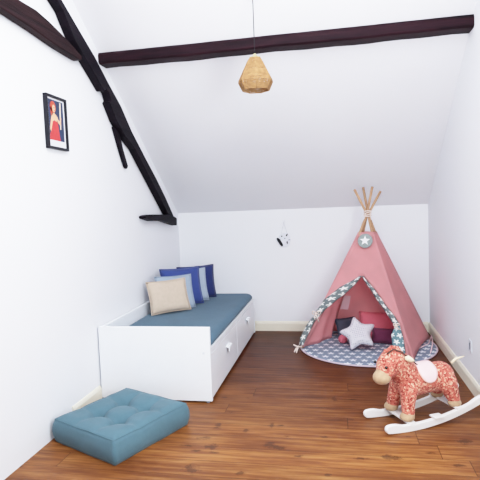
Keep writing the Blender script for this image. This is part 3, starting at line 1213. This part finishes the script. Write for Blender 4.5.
# soft things in the tepee
def star_cushion():
    mb = MB()
    R0, R1 = .198, .104
    N = 10
    n = 12
    outl = []
    for i in range(N):
        r = R0 if i % 2 == 0 else R1
        a = PI / 2 + i * PI / 5
        outl.append(Vector((r * math.cos(a), 0, r * math.sin(a))))
    dense = []
    for i in range(N):
        p, q = outl[i], outl[(i + 1) % N]
        for k in range(5):
            dense.append(p.lerp(q, k / 5))
    D = len(dense)
    for _ in range(2):
        dense = [(dense[i - 1] + 2 * dense[i] + dense[(i + 1) % D]) / 4 for i in range(D)]
    vs, fs = [], []
    rs = [1, .95, .85, .7, .5, .3, .12]
    for sg in (-1, 1):
        b = len(vs)
        for r in rs:
            for p in dense:
                edge = (1 - r)
                h = .055 * (1 - (r ** 3)) ** .6 * (1.0 if True else 1)
                vs.append((p.x * r, sg * h, p.z * r))
        for j in range(len(rs) - 1):
            for i in range(D):
                fs.append((b + j * D + i, b + j * D + (i + 1) % D, b + (j + 1) * D + (i + 1) % D, b + (j + 1) * D + i))
        fs.append(tuple(b + (len(rs) - 1) * D + i for i in range(D)))
    mb.add(vs, fs)
    m = NT('white_dotted_cotton')
    v = m.coord()
    vo = m.n('ShaderNodeTexVoronoi'); vo.inputs['Scale'].default_value = 55; vo.inputs['Randomness'].default_value = 0
    m.l(v, vo.inputs['Vector'])
    msk = m.math('LESS_THAN', vo.outputs['Distance'], .3)
    m.l(m.mix(msk, srgb(212, 208, 216), srgb(164, 158, 172)), m.b.inputs['Base Color'])
    m.b.inputs['Roughness'].default_value = .9
    o = mb.build('star_cushion', m.mat, None, smooth=True, fix=False)
    bm = bmesh.new(); bm.from_mesh(o.data)
    bmesh.ops.remove_doubles(bm, verts=bm.verts, dist=.0005)
    bmesh.ops.recalc_face_normals(bm, faces=bm.faces)
    bm.to_mesh(o.data); bm.free()
    for p in o.data.polygons:
        p.use_smooth = True
    return o
o = star_cushion()
o.matrix_world = Matrix.Translation((2.015, 1.40, .172)) @ Matrix.Rotation(math.radians(-3), 4, 'Z') @ Matrix.Rotation(math.radians(-38), 4, 'X') @ Matrix.Rotation(math.radians(-14), 4, 'Y')
tag(o, 'white star-shaped cushion leaning inside the tepee', 'cushion')
mb = MB(); mb.ball((0, 0, .046), .046, 20, 0, (1, .95, .97))
o = mb.build('soft_ball', M['pink_dark'], None, smooth=True)
o.location = (1.868, 1.60, .0175)
mb = MB(); mb.tube([(.046 * math.cos(a) * 1.0, .0437 * math.sin(a) * 1.0, .046) for a in [2 * PI * k / 28 for k in range(28)]], .002, 5, closed=True)
mb.build('seam', M['pink_dark'], o, smooth=True)
tag(o, 'small deep pink ball beside the left point of the star cushion', 'ball')
o = pillow_mesh('starred_cushion', .24, .21, .08, M['star_dark'], None, 11)
o.matrix_world = Matrix.Translation((1.935, 1.82, .022)) @ Matrix.Rotation(math.radians(30), 4, 'Z') @ Matrix.Rotation(math.radians(-24), 4, 'X')
tag(o, 'dark grey patterned cushion behind the star cushion on its left', 'cushion')
o = pillow_mesh('pink_cushion', .44, .28, .10, M['pink_dark'], None, 12)
o.matrix_world = Matrix.Translation((2.25, 1.76, .022)) @ Matrix.Rotation(math.radians(-8), 4, 'Z') @ Matrix.Rotation(math.radians(-20), 4, 'X')
tag(o, 'deep pink cushion at the back of the tepee behind the star cushion', 'cushion')
o = pillow_mesh('plum_cushion', .23, .15, .09, M['plum'], None, 13)
o.matrix_world = Matrix.Translation((2.26, 1.60, .024)) @ Matrix.Rotation(math.radians(-15), 4, 'Z') @ Matrix.Rotation(math.radians(-26), 4, 'X')
tag(o, 'dark plum cushion to the right of the star cushion inside the tepee', 'cushion')

# ------------------------------------------------------------------ rocking horse
hx, hy = -.8894, -.4572
rh = thing('rocking_horse', 'plush coral floral rocking horse on white rockers in front of the tepee', 'rocking horse', (2.369, -.1145, 0), math.atan2(hy, hx))
def capsule_chain(mb, pts, n=16):
    for (a, ra), (b, rb) in zip(pts, pts[1:]):
        a, b = Vector(a), Vector(b)
        k = max(2, int((b - a).length / .012))
        for i in range(k + 1):
            f = i / k
            mb.ball(a.lerp(b, f), ra + (rb - ra) * f, n)
def remesh(name, mb, mat, parent, vox=.010, smooth_it=8):
    o = mb.build(name, mat, parent, smooth=True)
    r = o.modifiers.new('re', 'REMESH'); r.mode = 'VOXEL'; r.voxel_size = vox; r.use_smooth_shade = True
    s = o.modifiers.new('sm', 'SMOOTH'); s.factor = .5; s.iterations = smooth_it
    bpy.context.view_layer.update()
    dg = bpy.context.evaluated_depsgraph_get()
    me = bpy.data.meshes.new_from_object(o.evaluated_get(dg))
    o.modifiers.clear()
    o.data = me
    if not me.materials:
        me.materials.append(mat)
    for p in me.polygons:
        p.use_smooth = True
    return o
mb = MB()
capsule_chain(mb, [((-.128, 0, .272), .097), ((-.04, 0, .268), .092), ((.11, 0, .268), .102)])
capsule_chain(mb, [((.11, 0, .285), .098), ((.175, .005, .365), .084), ((.235, .015, .425), .080)])
capsule_chain(mb, [((.235, .015, .430), .080), ((.285, .03, .405), .072), ((.315, .042, .365), .056)])
for sg in (1, -1):
    capsule_chain(mb, [((.150, sg * .056, .235), .060), ((.170, sg * .074, .16), .046), ((.178, sg * .088, .095), .042)])
    capsule_chain(mb, [((-.140, sg * .055, .245), .068), ((-.160, sg * .072, .175), .050), ((-.172, sg * .086, .135), .040)])
body = remesh('body', mb, M['floral'], rh)
mb = MB(); mb.ball((.342, .052, .340), .056, 20, 0, (1.05, 1, .82)); mb.ball((.330, .046, .356), .05, 16)
remesh('muzzle', mb, M['plush_beige'], rh, .008, 5)
for sg in (1, -1):
    fx = .182
    mb = MB(); mb.ball((fx + .006, sg * .090, .075), .047, 16, 0, (1.05, 1, .62)); mb.ball((fx - .002, sg * .088, .088), .044, 16, 0, (1, 1, .7))
    remesh('hoof', mb, M['plush_beige'], rh, .008, 4)
    mb = MB(); mb.ball((-.172, sg * .088, .112), .044, 16, 0, (1.05, 1, .66)); mb.ball((-.170, sg * .087, .122), .042, 16, 0, (1, 1, .7))
    remesh('hoof', mb, M['plush_beige'], rh, .008, 4)
# eyes on the head
for sg in (1, -1):
    c = Vector((.305, .030, .40)) + Vector((.03, sg * .064, .014))
    mb = MB(); mb.ball(c, .0095, 12)
    mb.build('eye', M['eye'], rh, smooth=True)
# ears
for sg in (1, -1):
    mb = MB()
    b = Vector((.195, sg * .072 + .012, .452))
    tip = b + Vector((-.052, sg * .028, -.014))
    mb.tube([b, b.lerp(tip, .35) + Vector((0, 0, .006)), b.lerp(tip, .75), tip], [.010, .020, .014, .003], 10)
    mb.build('ear', M['cream_felt'], rh, smooth=True)
# mane: a fringe of loops along the crest
mb = MB()
crest = [Vector((.285, .028, .490)), Vector((.245, .018, .510)), Vector((.20, .010, .492)), Vector((.160, .004, .452)), Vector((.118, 0, .408)), Vector((.085, 0, .376))]
mb.tube(crest, [.012, .016, .016, .015, .014, .010], 8)
for k in range(26):
    f = k / 25 * (len(crest) - 1)
    i = min(int(f), len(crest) - 2)
    p = crest[i].lerp(crest[i + 1], f - i)
    mb.ball(p + Vector((random.uniform(-.01, .01), random.uniform(-.016, .016), random.uniform(-.002, .009))), .011, 8)
mb.build('mane', M['floral'], rh, smooth=True)
# bridle and rein
def around(c, ax, r0, n=24, up=Vector((0, 0, 1))):
    ax = ax.normalized(); s = ax.cross(up).normalized(); w = s.cross(ax)
    return [c + r0 * (math.cos(2 * PI * k / n) * s + math.sin(2 * PI * k / n) * w) for k in range(n)]
mb = MB()
mb.tube([Vector((.30, .05, .485)), Vector((.255, .055, .510)), Vector((.205, .072, .490)), Vector((.150, .080, .440)), Vector((.100, .078, .398))], .0045, 6)
mb.build('rein', M['rein'], rh, smooth=True)
# saddle draped over the back
def sad(u, v, grow=0):
    a = math.radians(-88 + 176 * v)
    e = abs(2 * v - 1)
    hw = .066 * (1 - .0 * e) * math.sqrt(max(0.0, 1 - max(0, (e - .42) / .58) ** 2)) + 1e-4
    x = .018 + (2 * u - 1) * (hw + grow)
    r = .101 + .004 * (1 - e)
    return (x, r * math.sin(a), .272 + r * math.cos(a))
mb = MB(); mb.grid(lambda u, v: sad(u, v), 10, 36)
o = mb.build('saddle', M['saddle'], rh, smooth=True, fix=False)
solidify(o, .010, 0)
mb = MB()
pts = [sad(0, k / 36) for k in range(37)] + [sad(1, 1 - k / 36) for k in range(1, 36)]
mb.tube(pts, .0055, 6, closed=True)
mb.build('saddle_rim', M['saddle_rim'], o, smooth=True)
# tail
mb = MB()
mb.tube([(-.222, 0, .345), (-.252, .006, .372), (-.285, .010, .378), (-.318, .012, .384)], [.010, .009, .007, .003], 8)
mb.build('tail', M['cream_felt'], rh, smooth=True)
# rockers
def rz(x):
    return (x - .19) ** 2 / (2 * 1.42)
for sg in (1, -1):
    xs = [-.355 + .70 * k / 28 for k in range(29)]
    low = [(x, rz(x)) for x in xs]
    hgt = []
    for x in xs:
        h = .044
        if x > .25:
            h = .044 + .012 * math.sin(PI * min(1, (x - .25) / .12))
        if x < -.26:
            h = .044 + .008 * math.sin(PI * min(1, (-.26 - x) / .11))
        hgt.append((x, rz(x) + h))
    # rounded noses
    fx, fz0, fz1 = xs[-1], low[-1][1], hgt[-1][1]
    nose = [(fx + .026 * math.cos(a), (fz0 + fz1) / 2 + (fz1 - fz0) / 2 * math.sin(a)) for a in [-PI / 2 + PI * k / 8 for k in range(1, 8)]]
    bx, bz0, bz1 = xs[0], low[0][1], hgt[0][1]
    tail = [(bx + .024 * math.cos(a), (bz0 + bz1) / 2 + (bz1 - bz0) / 2 * math.sin(a)) for a in [PI / 2 + PI * k / 8 for k in range(1, 8)]]
    outl = low + nose + hgt[::-1] + tail
    y = sg * .128
    mb = MB(); mb.prism([(a, y - .014, b) for a, b in outl], [(a, y + .014, b) for a, b in outl])
    mb.build('rocker', M['rocker'], rh, bevel=.004)
for x, w, nm in ((.180, .05, 'cross_slat'), (-.175, .05, 'cross_slat')):
    z = rz(x) + .040
    mb = MB(); mb.box(x - w / 2, x + w / 2, -.140, .140, z, z + .014)
    mb.build(nm, M['rocker'], rh, bevel=.003)

for sg in (1, -1):
    z = rz(-.005) + .0445
    mb = MB(); mb.box(-.04, .03, sg * .128 - .03, sg * .128 + .03, z, z + .012)
    mb.build('foot_rest', M['rocker'], rh, bevel=.003)

# ------------------------------------------------------------------ light
w = bpy.data.worlds.new('daylight')
scene.world = w
w.use_nodes = True
bg = w.node_tree.nodes['Background']
bg.inputs[0].default_value = (.86, .93, 1.0, 1)
bg.inputs[1].default_value = 1.9

def area(name, loc, target, sx, sy, power, col):
    ld = bpy.data.lights.new(name, 'AREA')
    ld.shape = 'RECTANGLE'; ld.size = sx; ld.size_y = sy; ld.energy = power; ld.color = col
    o = bpy.data.objects.new(name, ld)
    C.objects.link(o)
    o.location = loc
    o.rotation_euler = (Vector(target) - Vector(loc)).to_track_quat('-Z', 'Y').to_euler()
    return o

area('window_light', (XR - .06, -1.95, 1.55), (0, .1, .9), 1.1, 1.4, 84, (.88, .96, 1.0))
area('fill_light', (1.5, -1.9, 3.05), (1.4, 1.4, .4), 1.3, 1.0, 55, (.95, .975, 1.0))  # added fill to even out the light deeper in, no known opening there

# ------------------------------------------------------------------ camera
cam = bpy.data.cameras.new('camera')
co = bpy.data.objects.new('camera', cam)
C.objects.link(co)
cam.sensor_width = 36
cam.lens = 500.32 / 480 * 36
cam.clip_start = .05
yaw, pitch, roll = .1911, -.0673, -.0391
f = Vector((-math.sin(yaw) * math.cos(pitch), math.cos(yaw) * math.cos(pitch), math.sin(pitch)))
r = Vector((math.cos(yaw), math.sin(yaw), 0))
u = r.cross(f)
r2 = math.cos(roll) * r + math.sin(roll) * u
u2 = -math.sin(roll) * r + math.cos(roll) * u
m = Matrix((r2, u2, -f)).transposed().to_4x4()
m.translation = (1.8308, -3.5146, 1.4513)
co.matrix_world = m
scene.camera = co
